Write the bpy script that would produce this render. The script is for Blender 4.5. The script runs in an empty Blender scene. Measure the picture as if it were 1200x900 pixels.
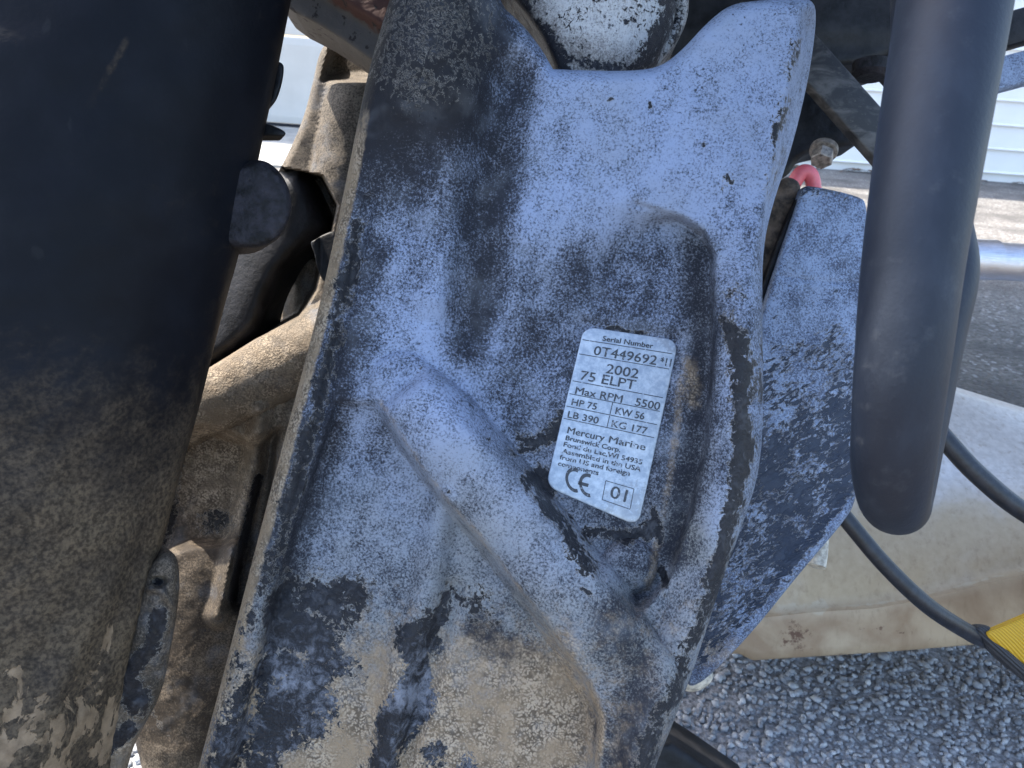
import bpy, math, random
import numpy as np
from mathutils import Vector, Matrix
from mathutils.geometry import delaunay_2d_cdt

random.seed(7); RNG = np.random.default_rng(7)
scene = bpy.context.scene
col = scene.collection

# ------------------------------------------------------------------ camera
CAM_H, PITCH, ROLL, FPX = 0.60, math.radians(23), math.radians(4.3), 900.0
cf = np.array([0, math.cos(PITCH), -math.sin(PITCH)])
cr0 = np.array([1.0, 0, 0]); cu0 = np.cross(cr0, cf)
cr = cr0*math.cos(ROLL) + cu0*math.sin(ROLL)      # picture right
cu = np.cross(cr, cf)                              # picture up
CP = np.array([0, 0, CAM_H])
cam_d = bpy.data.cameras.new('camera'); cam = bpy.data.objects.new('camera', cam_d); col.objects.link(cam)
cam_d.sensor_width = 36; cam_d.lens = 36*FPX/1200; cam_d.clip_start = 0.01; cam_d.clip_end = 200
M = Matrix.Identity(4)
for i in range(3):
    M[i][0], M[i][1], M[i][2], M[i][3] = cr[i], cu[i], -cf[i], CP[i]
cam.matrix_world = M
cam_d.dof.use_dof = True; cam_d.dof.focus_distance = 0.405; cam_d.dof.aperture_fstop = 26
scene.camera = cam

# ------------------------------------------------------------------ sky, sun, exposure
SUN_EL, SUN_AZ = math.radians(56), math.radians(-60)      # azimuth clockwise from +Y (the way the camera looks)
world = bpy.data.worlds.new('World'); scene.world = world; world.use_nodes = True
wn = world.node_tree; bg = wn.nodes['Background']
sky = wn.nodes.new('ShaderNodeTexSky'); sky.sky_type = 'NISHITA'; sky.sun_disc = False
sky.sun_elevation = SUN_EL; sky.sun_rotation = SUN_AZ
sky.air_density = 1.0; sky.dust_density = 2.0; sky.ozone_density = 1.0
wn.links.new(sky.outputs[0], bg.inputs[0]); bg.inputs[1].default_value = 0.15
sun_d = bpy.data.lights.new('sun', 'SUN'); sun_d.energy = 3.0; sun_d.angle = math.radians(0.6); sun_d.color = (1, 0.93, 0.82)
sun = bpy.data.objects.new('sun', sun_d); col.objects.link(sun)
S = Vector((math.sin(SUN_AZ)*math.cos(SUN_EL), math.cos(SUN_AZ)*math.cos(SUN_EL), math.sin(SUN_EL)))
sun.rotation_euler = S.to_track_quat('Z', 'Y').to_euler(); sun.location = (-2, 1, 4)
scene.view_settings.view_transform = 'Standard'; scene.view_settings.look = 'None'
scene.view_settings.gamma = 1; scene.view_settings.exposure = 2.1

# ------------------------------------------------------------------ helpers: geometry
def P(px, py, d):
    px, py, d = np.broadcast_arrays(np.asarray(px, float), np.asarray(py, float), np.asarray(d, float))
    return CP + cf*d[..., None] + cr*(((px-600)/FPX)*d)[..., None] + cu*(((450-py)/FPX)*d)[..., None]
def ss(a, b, x):
    t = np.clip((x-a)/(b-a), 0, 1); return t*t*(3-2*t)
def pl_dist(x, y, pts):
    """distance to a polyline, position along it (0..1), signed side (+ is right of travel)"""
    best = np.full(x.shape, 1e9); tt = np.zeros(x.shape); side = np.zeros(x.shape)
    pts = [np.array(p[:2], float) for p in pts]
    L = [0.0]
    for a, b in zip(pts, pts[1:]): L.append(L[-1]+np.linalg.norm(b-a))
    for i, (a, b) in enumerate(zip(pts, pts[1:])):
        ab = b-a; l2 = ab@ab
        t = np.clip(((x-a[0])*ab[0]+(y-a[1])*ab[1])/l2, 0, 1)
        d = np.hypot(x-a[0]-t*ab[0], y-a[1]-t*ab[1])
        s = ab[0]*(y-a[1])-ab[1]*(x-a[0])
        m = d < best
        best = np.where(m, d, best); tt = np.where(m, (L[i]+t*(L[i+1]-L[i]))/L[-1], tt); side = np.where(m, np.sign(s), side)
    return best, tt, side
def ridge(x, y, pts, w, soft=True):
    d, t, s = pl_dist(x, y, pts)
    q = np.clip(d/w, 0, 1)
    return (1-q*q)**2 if soft else np.sqrt(1-q*q)
def blob(x, y, cx, cy, rx, ry, ang=0):
    c, s = math.cos(math.radians(ang)), math.sin(math.radians(ang))
    u = ((x-cx)*c+(y-cy)*s)/rx; v = (-(x-cx)*s+(y-cy)*c)/ry
    return np.clip(1-np.hypot(u, v), 0, 1)
def inpoly(x, y, poly):
    poly = np.asarray(poly, float); ins = np.zeros(x.shape, bool)
    for (x0, y0), (x1, y1) in zip(poly, np.roll(poly, -1, 0)):
        if y0 == y1: continue
        c = ((y0 > y) != (y1 > y)) & (x < (x1-x0)*(y-y0)/(y1-y0)+x0); ins ^= c
    return ins
def poly_sd(x, y, poly):
    """positive inside"""
    d, _, _ = pl_dist(x, y, list(poly)+[poly[0]])
    return np.where(inpoly(x, y, poly), d, -d)
_perm = RNG.random((64, 64))
def vnoise(x, y):
    xi, yi = np.floor(x).astype(int), np.floor(y).astype(int); fx, fy = x-xi, y-yi
    fx = fx*fx*(3-2*fx); fy = fy*fy*(3-2*fy)
    g = lambda a, b: _perm[a % 64, b % 64]
    return (g(xi, yi)*(1-fx)+g(xi+1, yi)*fx)*(1-fy)+(g(xi, yi+1)*(1-fx)+g(xi+1, yi+1)*fx)*fy
def fbm(x, y, s, o=3):
    r = 0; a = .5; n = 0
    for k in range(o):
        r = r+a*vnoise(x/s+k*17.3, y/s+k*9.1); n += a; a *= .5; s /= 2.03
    return r/n
def smooth_outline(pts, n=2):
    """Chaikin; a point with a third item stays a sharp corner"""
    for _ in range(n):
        out = []; N = len(pts)
        for i in range(N):
            a, b = pts[i], pts[(i+1) % N]
            if len(a) > 2: out.append(a)
            pa = a if len(a) > 2 else None
            out.append((a[0]*.75+b[0]*.25, a[1]*.75+b[1]*.25))
            out.append((a[0]*.25+b[0]*.75, a[1]*.25+b[1]*.75))
        pts = out
    return pts
def resample(pts, step):
    out = []; N = len(pts)
    for i in range(N):
        a, b = np.array(pts[i][:2], float), np.array(pts[(i+1) % N][:2], float)
        l = np.linalg.norm(b-a)
        if l < 1e-6: continue
        n = max(1, int(round(l/step)))
        for k in range(n): out.append(a+(b-a)*k/n)
    res = [out[0]]
    for p in out[1:]:
        if np.linalg.norm(p-res[-1]) > step*.35: res.append(p)
    if np.linalg.norm(res[0]-res[-1]) < step*.35: res.pop()
    return np.array(res)
def link(name, me, mat=None, parent=None):
    o = bpy.data.objects.new(name, me); col.objects.link(o)
    if mat is not None and me is not None: me.materials.append(mat)
    if parent is not None: o.parent = parent
    return o
def tag(o, label=None, cat=None, group=None, kind=None):
    if label: o['label'] = label
    if cat: o['category'] = cat
    if group: o['group'] = group
    if kind: o['kind'] = kind
    return o
def empty(name, loc, label=None, cat=None, group=None):
    e = bpy.data.objects.new(name, None); col.objects.link(e); e.empty_display_size = .02
    e.location = Vector(loc); ORG[name] = np.array(loc, float)
    return tag(e, label, cat, group)
ORG = {}
def mk(name, V, F, mat, parent=None, smooth=True, angle=None, attrs=None):
    """mesh from world-space points; the origin goes to the parent's origin or to the base of the piece"""
    V = np.asarray(V, float)
    o3 = np.array(parent_origin(parent)) if parent is not None else np.array([V[:, 0].mean(), V[:, 1].mean(), V[:, 2].min()])
    me = bpy.data.meshes.new(name); me.from_pydata((V-o3).tolist(), [], F); me.update()
    if smooth: me.polygons.foreach_set('use_smooth', [True]*len(me.polygons))
    if attrs:
        for k, a in attrs.items():
            at = me.attributes.new(k, 'FLOAT', 'POINT'); at.data.foreach_set('value', np.asarray(a, np.float32))
    if angle and smooth: me.set_sharp_from_angle(angle=math.radians(angle))
    o = link(name, me, mat, parent)
    if parent is None: o.location = Vector(o3)
    return o
def parent_origin(o):
    v = Vector((0, 0, 0))
    while o is not None: v = v+o.location; o = o.parent
    return v

def relief(name, outline, depth, height, mat, parent=None, step=4, er=12, drop=.006, thick=.03, attrs=None, n=2, back=None, inset=0.0, ang=50):
    """a solid casting: traced outline at its own depth, modelled front, rounded rim, walls and a back"""
    B = resample(smooth_outline(outline, n), step)
    if np.sum(B[:, 0]*np.roll(B[:, 1], -1)-np.roll(B[:, 0], -1)*B[:, 1]) < 0: B = B[::-1]
    x0, y0 = B.min(0); x1, y1 = B.max(0)
    gx, gy = np.meshgrid(np.arange(x0, x1, step), np.arange(y0, y1, step*.87))
    gx = gx+(np.arange(gx.shape[0]) % 2)[:, None]*step*.5
    gx = gx.ravel(); gy = gy.ravel()
    m = inpoly(gx, gy, B); gx, gy = gx[m], gy[m]
    d, _, _ = pl_dist(gx, gy, list(B)+[B[0]])
    m = d > max(step*.55, er*.62); gx, gy = gx[m], gy[m]
    # rings just inside the rim
    T = np.roll(B, -1, 0)-np.roll(B, 1, 0); T /= np.linalg.norm(T, axis=1)[:, None]
    Nn = np.stack([-T[:, 1], T[:, 0]], 1)
    rings = []
    for f in (.08, .25, .5):
        R = B+Nn*er*f
        dd, _, _ = pl_dist(R[:, 0], R[:, 1], list(B)+[B[0]])
        k = inpoly(R[:, 0], R[:, 1], B) & (dd > er*f*.85); rings.append(R[k])
    allp = np.concatenate([B]+rings+[np.stack([gx, gy], 1)])
    nb = len(B)
    vo, eo, fo, ov, _, _ = delaunay_2d_cdt([Vector(p) for p in allp], [(i, (i+1) % nb) for i in range(nb)], [], 1, 1e-3)
    A = np.array([(v[0], v[1]) for v in vo]); F = [list(f) for f in fo]
    X, Y = A[:, 0], A[:, 1]
    ed, _, _ = pl_dist(X, Y, list(B)+[B[0]])
    q = 1-np.clip(ed/er, 0, 1)
    rim = drop*(1-np.sqrt(np.clip(1-q*q, 0, 1)))
    D = depth(X, Y) if callable(depth) else np.full(X.shape, float(depth))
    h = height(X, Y) if height is not None else np.zeros(X.shape)
    V = P(X, Y, D-h+rim)
    # orient the front faces to the camera
    f0 = F[len(F)//2]; a, b, c = V[f0[0]], V[f0[1]], V[f0[2]]
    if np.dot(np.cross(b-a, c-a), cf) > 0: F = [f[::-1] for f in F]
    # boundary loop in order
    idx = {}
    for i, src in enumerate(ov):
        for s in src:
            if s < nb: idx[s] = i
    loop = [idx[i] for i in range(nb) if i in idx]
    bd = np.array(back if back is not None else cf, float); bd = bd/np.linalg.norm(bd)
    cen = V[loop].mean(0)
    base = len(V); ex = []
    zs = (thick*.5, thick)
    zmax = (D[loop]+rim[loop]).max() if inset is None else None
    for z in zs:
        W = V[loop]+bd*z
        if inset: W = W+(cen-W)*inset*(z/thick)
        ex.append(W)
    V2 = np.concatenate([V]+ex); L = len(loop)
    r = [loop, list(range(base, base+L)), list(range(base+L, base+2*L))]
    va = V2[loop[0]], V2[loop[1]], V2[r[1][0]]
    # outward winding: front boundary runs opposite in the wall
    nrm = np.cross(va[1]-va[0], va[2]-va[0]); out = V[loop[0]]-cen
    mid = V[loop].mean(0)
    # decide from the front-face winding
    ef = set()
    for f in F:
        for i in range(len(f)): ef.add((f[i], f[(i+1) % len(f)]))
    fwd = (loop[0], loop[1]) in ef
    for k in range(2):
        for i in range(L):
            j = (i+1) % L
            q4 = [r[k][i], r[k][j], r[k+1][j], r[k+1][i]]
            F.append(q4[::-1] if fwd else q4)
    cap = r[2]
    F.append(cap[:] if fwd else cap[::-1])
    at = None
    if attrs:
        at = {}
        for kname, fn in attrs.items():
            a = np.clip(fn(X, Y), 0, 1); at[kname] = np.concatenate([a, a[loop], a[loop]])
    return mk(name, V2, F, mat, parent, True, ang, at)

def tube(name, pts, rad, mat, parent=None, seg=20, n=8, caps=True, wob=0):
    """swept round bar through world points (Catmull-Rom); rad is a number or a list"""
    pts = [np.array(p, float) for p in pts]
    rads = rad if isinstance(rad, (list, tuple)) else [rad]*len(pts)
    C = []; R = []
    for i in range(len(pts)-1):
        p0, p1, p2, p3 = pts[max(i-1, 0)], pts[i], pts[i+1], pts[min(i+2, len(pts)-1)]
        for k in range(n):
            t = k/n
            C.append(.5*((2*p1)+(-p0+p2)*t+(2*p0-5*p1+4*p2-p3)*t*t+(-p0+3*p1-3*p2+p3)*t**3)); R.append(rads[i]*(1-t)+rads[i+1]*t)
    C.append(pts[-1]); R.append(rads[-1]); C = np.array(C)
    T = np.gradient(C, axis=0); T /= np.linalg.norm(T, axis=1)[:, None]
    u = np.cross(T[0], [0.3, .2, .9]); u /= np.linalg.norm(u)
    V = []; F = []
    for i in range(len(C)):
        u = u-T[i]*np.dot(u, T[i]); u /= np.linalg.norm(u); v = np.cross(T[i], u)
        for k in range(seg):
            a = 2*math.pi*k/seg; V.append(C[i]+(u*math.cos(a)+v*math.sin(a))*R[i])
    for i in range(len(C)-1):
        for k in range(seg):
            F.append([i*seg+k, i*seg+(k+1) % seg, (i+1)*seg+(k+1) % seg, (i+1)*seg+k])
    if caps:
        F.append(list(range(seg))[::-1]); F.append([(len(C)-1)*seg+k for k in range(seg)])
    return mk(name, V, F, mat, parent, True, 50)
def boxbar(name, a, b, w, t, up, mat, parent=None, bev=.0015):
    """bevelled flat bar from a to b; w across (along up), t thick"""
    a, b, up = np.array(a, float), np.array(b, float), np.array(up, float)
    ax = (b-a)/np.linalg.norm(b-a); up = up-ax*(up@ax); up /= np.linalg.norm(up); si = np.cross(ax, up)
    prof = []
    for sx, sy in ((1, 1), (-1, 1), (-1, -1), (1, -1)):
        c = [(w/2*sx, (t/2-bev)*sy), ((w/2-bev*.3)*sx, (t/2-bev*.3)*sy), ((w/2-bev)*sx, t/2*sy)]
        prof += c if sx*sy > 0 else c[::-1]
    V = []; F = []; n = len(prof)
    for e, c in ((0, a), (bev, a), (-bev, b), (0, b)):
        s = 1-(.0 if e else bev*2/max(t, w))
        for p, q in prof: V.append(c+ax*e+up*p*s+si*q*s)
    for r in range(3):
        for k in range(n): F.append([r*n+k, r*n+(k+1) % n, (r+1)*n+(k+1) % n, (r+1)*n+k])
    F.append(list(range(n))[::-1]); F.append([3*n+k for k in range(n)])
    o = mk(name, V, F, mat, parent, True, 40)
    import bmesh
    bm = bmesh.new(); bm.from_mesh(o.data); bmesh.ops.recalc_face_normals(bm, faces=bm.faces); bm.to_mesh(o.data); bm.free()
    return o
def prism(name, center, axis, rad, length, sides, mat, parent=None, bev=.12):
    """short bevelled prism or disc along axis"""
    c, ax = np.array(center, float), np.array(axis, float); ax /= np.linalg.norm(ax)
    u = np.cross(ax, [.31, .2, .9]); u /= np.linalg.norm(u); v = np.cross(ax, u); V = []; F = []
    for z, r in ((0, rad), (length*(1-bev), rad), (length, rad*(1-bev))):
        for k in range(sides):
            a = 2*math.pi*k/sides; V.append(c+ax*z+(u*math.cos(a)+v*math.sin(a))*r)
    for r in range(2):
        for k in range(sides): F.append([r*sides+k, r*sides+(k+1) % sides, (r+1)*sides+(k+1) % sides, (r+1)*sides+k])
    F.append(list(range(sides))[::-1]); F.append([2*sides+k for k in range(sides)])
    return mk(name, V, F, mat, parent, True, 30)

# ------------------------------------------------------------------ helpers: materials
class NT:
    def __init__(s, name):
        s.m = bpy.data.materials.new(name); s.m.use_nodes = True; s.t = s.m.node_tree
        s.b = s.t.nodes['Principled BSDF']; s.tc = s.t.nodes.new('ShaderNodeTexCoord').outputs['Object']
    def n(s, typ, **kw):
        nd = s.t.nodes.new(typ)
        for k, v in kw.items(): setattr(nd, k, v)
        return nd
    def put(s, sock, v):
        if isinstance(v, bpy.types.NodeSocket): s.t.links.new(v, sock)
        elif isinstance(v, (tuple, list)) and len(v) == 3 and sock.type == 'RGBA': sock.default_value = (*v, 1)
        else: sock.default_value = v
    def math(s, op, a, b=0.0, c=0.0):
        nd = s.n('ShaderNodeMath', operation=op)
        s.put(nd.inputs[0], a); s.put(nd.inputs[1], b); s.put(nd.inputs[2], c); return nd.outputs[0]
    def noise(s, scale, detail=3, rough=.55, stretch=None, dist=0.0, off=None, vec=None, rot=None):
        v = vec or s.tc
        if rot:
            m0 = s.n('ShaderNodeMapping'); s.put(m0.inputs[0], v); m0.inputs['Rotation'].default_value = rot; v = m0.outputs[0]
        if stretch or off:
            mp = s.n('ShaderNodeMapping'); s.put(mp.inputs[0], v)
            if stretch: mp.inputs['Scale'].default_value = stretch
            if off: mp.inputs['Location'].default_value = off
            v = mp.outputs[0]
        nd = s.n('ShaderNodeTexNoise'); s.put(nd.inputs['Vector'], v); nd.inputs['Scale'].default_value = scale
        nd.inputs['Detail'].default_value = detail; nd.inputs['Roughness'].default_value = rough; nd.inputs['Distortion'].default_value = dist
        return nd.outputs[0]
    def voro(s, scale, feature='F1', vec=None, out=0):
        nd = s.n('ShaderNodeTexVoronoi', feature=feature); s.put(nd.inputs['Vector'], vec or s.tc); nd.inputs['Scale'].default_value = scale
        return nd.outputs[out]
    def step(s, v, a, b, lo=0.0, hi=1.0):
        nd = s.n('ShaderNodeMapRange', interpolation_type='SMOOTHSTEP'); s.put(nd.inputs[0], v)
        s.put(nd.inputs[1], a); s.put(nd.inputs[2], b); s.put(nd.inputs[3], lo); s.put(nd.inputs[4], hi); return nd.outputs[0]
    def mix(s, f, a, b):
        nd = s.n('ShaderNodeMix', data_type='RGBA'); s.put(nd.inputs[0], f); s.put(nd.inputs[6], a); s.put(nd.inputs[7], b); return nd.outputs[2]
    def attr(s, name):
        nd = s.n('ShaderNodeAttribute', attribute_name=name); return nd.outputs['Fac']
    def bump(s, h, dist, strength=1.0, prev=None):
        nd = s.n('ShaderNodeBump'); s.put(nd.inputs['Height'], h); nd.inputs['Distance'].default_value = dist; nd.inputs['Strength'].default_value = strength
        if prev is not None: s.put(nd.inputs['Normal'], prev)
        return nd.outputs[0]
    def done(s, color, rough=.5, metal=0.0, normal=None, spec=None):
        s.put(s.b.inputs['Base Color'], color); s.put(s.b.inputs['Roughness'], rough); s.put(s.b.inputs['Metallic'], metal)
        if normal is not None: s.put(s.b.inputs['Normal'], normal)
        if spec is not None: s.b.inputs['Specular IOR Level'].default_value = spec
        return s.m

def oxidised(name, chalk=(.262, .325, .465), dark=(.018, .022, .034), tan=(.30, .222, .142), paint=(.015, .0165, .021), bias=0.0, flow=None, rot=None, fs=330):
    """sun-bleached black paint: chalky bloom full of dark pores, tan scale, flakes of black paint still on"""
    t = NT(name)
    chip, tn, gr, sme = t.attr('chip'), t.attr('scale'), t.attr('grime'), t.attr('smear')
    fine = t.noise(800, 5, .8); mid = t.noise(130, 4, .6); big = t.noise(18, 3, .55)
    k = t.math('ADD', t.math('MULTIPLY', fine, 1.0), t.math('ADD', t.math('MULTIPLY', t.math('SUBTRACT', mid, .5), .20), t.math('MULTIPLY', t.math('SUBTRACT', big, .5), .22)))
    k = t.math('SUBTRACT', k, t.math('MULTIPLY', gr, .30))
    sk = t.step(t.noise(30, 6, .68, dist=1.2, off=(6, 3, 7)), .48, .72); run = t.noise(75, 5, .6, stretch=(1, 1, .13), rot=(0, math.radians(-16), 0), off=(3, 4, 5)); k = t.math('ADD', t.math('SUBTRACT', k, t.math('MULTIPLY', sk, .06)), t.math('MULTIPLY', t.math('SUBTRACT', run, .5), .26)); k = t.math('ADD', k, t.math('MULTIPLY', t.attr('clean'), .06)); bloom = t.step(k, .34+bias, .60+bias)
    c = t.mix(bloom, dark, t.mix(t.attr('neutral'), chalk, (.215, .225, .222)))
    c = t.mix(t.math('MULTIPLY', t.step(t.noise(45, 3, .6, off=(3, 1, 2)), .5, .75), .30), c, (.19, .23, .29))
    mu = t.n('ShaderNodeMix', data_type='RGBA', blend_type='MULTIPLY'); t.put(mu.inputs[0], t.math('MULTIPLY', gr, 1.0)); t.put(mu.inputs[6], c); t.put(mu.inputs[7], (.62, .52, .42)); c = mu.outputs[2]
    # pits
    pit = t.step(t.math('ADD', t.voro(300), t.math('MULTIPLY', t.noise(60, 2, .5, off=(7, 0, 0)), .9)), .42, .50)
    c = t.mix(t.math('MULTIPLY', t.math('SUBTRACT', 1.0, pit), .8), c, (.02, .022, .03))
    # tan scale: a crust of small pale cells
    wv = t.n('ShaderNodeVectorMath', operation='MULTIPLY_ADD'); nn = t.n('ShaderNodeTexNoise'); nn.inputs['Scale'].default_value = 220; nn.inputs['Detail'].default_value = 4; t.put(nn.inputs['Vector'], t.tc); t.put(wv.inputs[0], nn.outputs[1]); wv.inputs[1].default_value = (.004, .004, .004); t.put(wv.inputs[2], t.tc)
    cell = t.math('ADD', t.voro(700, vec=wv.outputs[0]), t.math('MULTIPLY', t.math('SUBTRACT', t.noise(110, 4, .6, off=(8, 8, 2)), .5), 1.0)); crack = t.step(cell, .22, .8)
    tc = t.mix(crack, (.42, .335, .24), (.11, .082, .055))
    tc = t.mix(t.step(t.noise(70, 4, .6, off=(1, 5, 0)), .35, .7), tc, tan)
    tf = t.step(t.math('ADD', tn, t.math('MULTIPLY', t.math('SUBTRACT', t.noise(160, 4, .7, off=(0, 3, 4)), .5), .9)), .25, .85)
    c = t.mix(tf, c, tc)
    # black paint flakes
    fn = t.noise(fs, 7, .74, stretch=flow, rot=rot, dist=.6, off=(5, 5, 1)); fn2 = t.noise(60, 3, .5, off=(2, 8, 1))
    ck = t.math('ADD', chip, t.math('ADD', t.math('MULTIPLY', t.math('SUBTRACT', fn, .5), 2.1), t.math('MULTIPLY', t.math('SUBTRACT', fn2, .5), 1.0)))
    cm = t.step(ck, .495, .525)
    edge = t.math('MULTIPLY', t.step(ck, .41, .495), t.math('SUBTRACT', 1.0, cm))
    edge = t.math('MULTIPLY', edge, t.step(chip, .08, .3))
    c = t.mix(t.math('MULTIPLY', edge, .6), c, (.47, .44, .39))
    sm = t.step(t.math('ADD', t.noise(190, 7, .75, stretch=flow, rot=rot, dist=.45, off=(9, 1, 1)), t.math('MULTIPLY', t.math('SUBTRACT', t.noise(28, 2, .5, off=(4, 9, 1)), .5), .5)), .41, .66)
    pc = t.mix(t.math('MULTIPLY', sm, t.math('ADD', .10, t.math('MULTIPLY', sme, .8))), paint, (.23, .245, .285))
    c = t.mix(cm, c, pc)
    rough = t.math('SUBTRACT', .72, t.math('MULTIPLY', cm, .34))
    n1 = t.bump(t.math('ADD', t.math('MULTIPLY', fine, .5), t.math('MULTIPLY', mid, .9)), .0011, .8)
    n1 = t.bump(t.math('MULTIPLY', crack, tf), .0005, .7, n1)
    n2 = t.bump(t.math('ADD', cm, t.math('MULTIPLY', t.math('MULTIPLY', sm, cm), .4)), .0012, 1.0, n1)
    return t.done(c, rough, 0.0, n2, .3)

def simple(name, color, rough=.5, metal=0.0, var=.25, scale=60, bump=.0003, bscale=300, spec=None, stretch=None):
    t = NT(name); nz = t.noise(scale, 4, .6, stretch=stretch)
    c2 = tuple(v*(1-var*1.6) for v in color); c3 = tuple(min(1, v*(1+var)) for v in color)
    c = t.mix(t.step(nz, .3, .7), c2, c3)
    nb = t.bump(t.noise(bscale, 4, .6, stretch=stretch), bump)
    r = t.math('ADD', rough-.06, t.math('MULTIPLY', nz, .12))
    return t.done(c, r, metal, nb, spec)

# ------------------------------------------------------------------ materials
MAT = {}
MAT['bracket'] = oxidised('oxidised_black_paint')
MAT['plate_side'] = oxidised('flaking_black_paint', chalk=(.28, .355, .50), dark=(.05, .06, .095), paint=(.026, .037, .062), flow=(.3, 1, 1), rot=(0, math.radians(38), 0), fs=420)
MAT['far'] = oxidised('dusty_bare_casting', chalk=(.185, .152, .115), dark=(.04, .032, .024), tan=(.18, .135, .09), paint=(.014, .012, .012))
MAT['knuckle'] = oxidised('chipped_pale_paint', chalk=(.52, .52, .52), dark=(.17, .16, .16), paint=(.020, .019, .024), bias=-.06)

def m_housing():
    t = NT('mud_dulled_black_paint'); mud, bare = t.attr('mud'), t.attr('bare')
    n1 = t.noise(95, 6, .68, stretch=(.6, 1, 1.4), rot=(0, math.radians(20), 0), dist=.3); n2 = t.noise(16, 3, .5); fine = t.noise(500, 3, .6)
    c = t.mix(t.step(t.noise(30, 4, .6, off=(4, 1, 2)), .35, .75), (.0035, .0042, .0065), (.0065, .0075, .011))
    mm = t.math('ADD', mud, t.math('ADD', t.math('MULTIPLY', t.math('SUBTRACT', n1, .5), .75), t.math('MULTIPLY', t.math('SUBTRACT', n2, .5), .5)))
    mf = t.step(mm, .12, 1.15)
    mc = t.mix(t.step(fine, .3, .7), (.050, .037, .024), (.165, .122, .078))
    c = t.mix(mf, c, mc)
    sc = t.step(t.noise(130, 2, .5, stretch=(1, 1, .35), off=(3, 3, 3)), .70, .76)
    c = t.mix(t.math('MULTIPLY', sc, .05), c, (.10, .10, .10))
    fl = t.noise(60, 6, .62, dist=.5, off=(6, 2, 9), rot=(0, math.radians(52), 0), stretch=(.35, 1, 1)); bk = t.math('ADD', bare, t.math('MULTIPLY', t.math('SUBTRACT', fl, .5), 1.3))
    bf = t.step(bk, .49, .53)
    bc = t.mix(t.step(t.noise(120, 4, .6, off=(1, 1, 8)), .3, .7), (.13, .092, .058), (.25, .18, .115))
    c = t.mix(bf, c, bc)
    r = t.math('ADD', .50, t.math('MULTIPLY', mf, .35))
    nb = t.bump(t.math('ADD', t.math('MULTIPLY', n1, mf), t.math('MULTIPLY', fine, .15)), .0012, .7)
    nb = t.bump(t.math('SUBTRACT', 1.0, bf), .0005, .8, nb)
    return t.done(c, r, 0, nb, .12)
MAT['housing'] = m_housing()
MAT['lug'] = simple('scuffed_dark_rubber', (.0135, .0125, .016), .65, 0, .6, 140, .0009, 420, .3)
MAT['rubber'] = simple('dull_black_rubber', (.006, .009, .017), .45, 0, .25, 60, .00006, 900, .3)
def m_hose():
    t = NT('dusty_black_hose'); a = t.noise(40, 5, .65, stretch=(1, 1, .4)); b = t.noise(700, 3, .6); g = t.noise(120, 5, .7, off=(2, 2, 2))
    c = t.mix(t.step(a, .4, .75), (.006, .010, .020), (.018, .025, .040)); c = t.mix(t.math('MULTIPLY', t.step(g, .55, .75), .35), c, (.055, .06, .07))
    return t.done(c, t.math('ADD', .42, t.math('MULTIPLY', a, .25)), 0, t.bump(t.math('ADD', b, t.math('MULTIPLY', g, 2.0)), .0003, .3), .4)
MAT['hose'] = m_hose()
MAT['cable'] = simple('cable_sheath', (.014, .016, .022), .36, 0, .3, 200, .0002, 700)
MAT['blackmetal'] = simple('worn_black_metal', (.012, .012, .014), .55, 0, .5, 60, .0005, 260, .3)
MAT['steel'] = simple('dull_steel', (.26, .225, .19), .42, .35, .35, 300, .0003, 500)
MAT['alu'] = simple('brushed_aluminium_tube', (.60, .58, .60), .16, 1.0, .12, 60, .0002, 400, stretch=(1, 30, 30))
MAT['pink'] = simple('pink_tubing', (.72, .14, .16), .35, 0, .12, 80, .0001, 300)
MAT['stain'] = simple('pale_deposit', (.50, .46, .38), .8, 0, .3, 200, .0006, 350)
def m_worn():
    t = NT('scraped_black_bar'); s = t.noise(90, 4, .6, stretch=(.5, .5, 1), dist=1.0)
    c = t.mix(t.step(s, .42, .7), (.014, .0135, .014), (.085, .08, .076)); c = t.mix(t.step(t.noise(400, 2), .6, .7), c, (.05, .045, .04))
    return t.done(c, .55, 0, t.bump(s, .0006))
MAT['wornbar'] = m_worn()
def m_rust():
    t = NT('rust_through_paint'); r = t.attr('rust')
    a = t.noise(130, 5, .65, dist=.4); k = t.math('ADD', r, t.math('MULTIPLY', t.math('SUBTRACT', a, .5), 1.2))
    c = t.mix(t.step(k, .35, .65), (.085, .075, .068), (.075, .030, .022))
    c = t.mix(t.step(t.noise(170, 4, .6, off=(4, 4, 4)), .60, .66), c, (.02, .014, .013))
    return t.done(c, .75, 0, t.bump(a, .001))
MAT['rust'] = m_rust()
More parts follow.
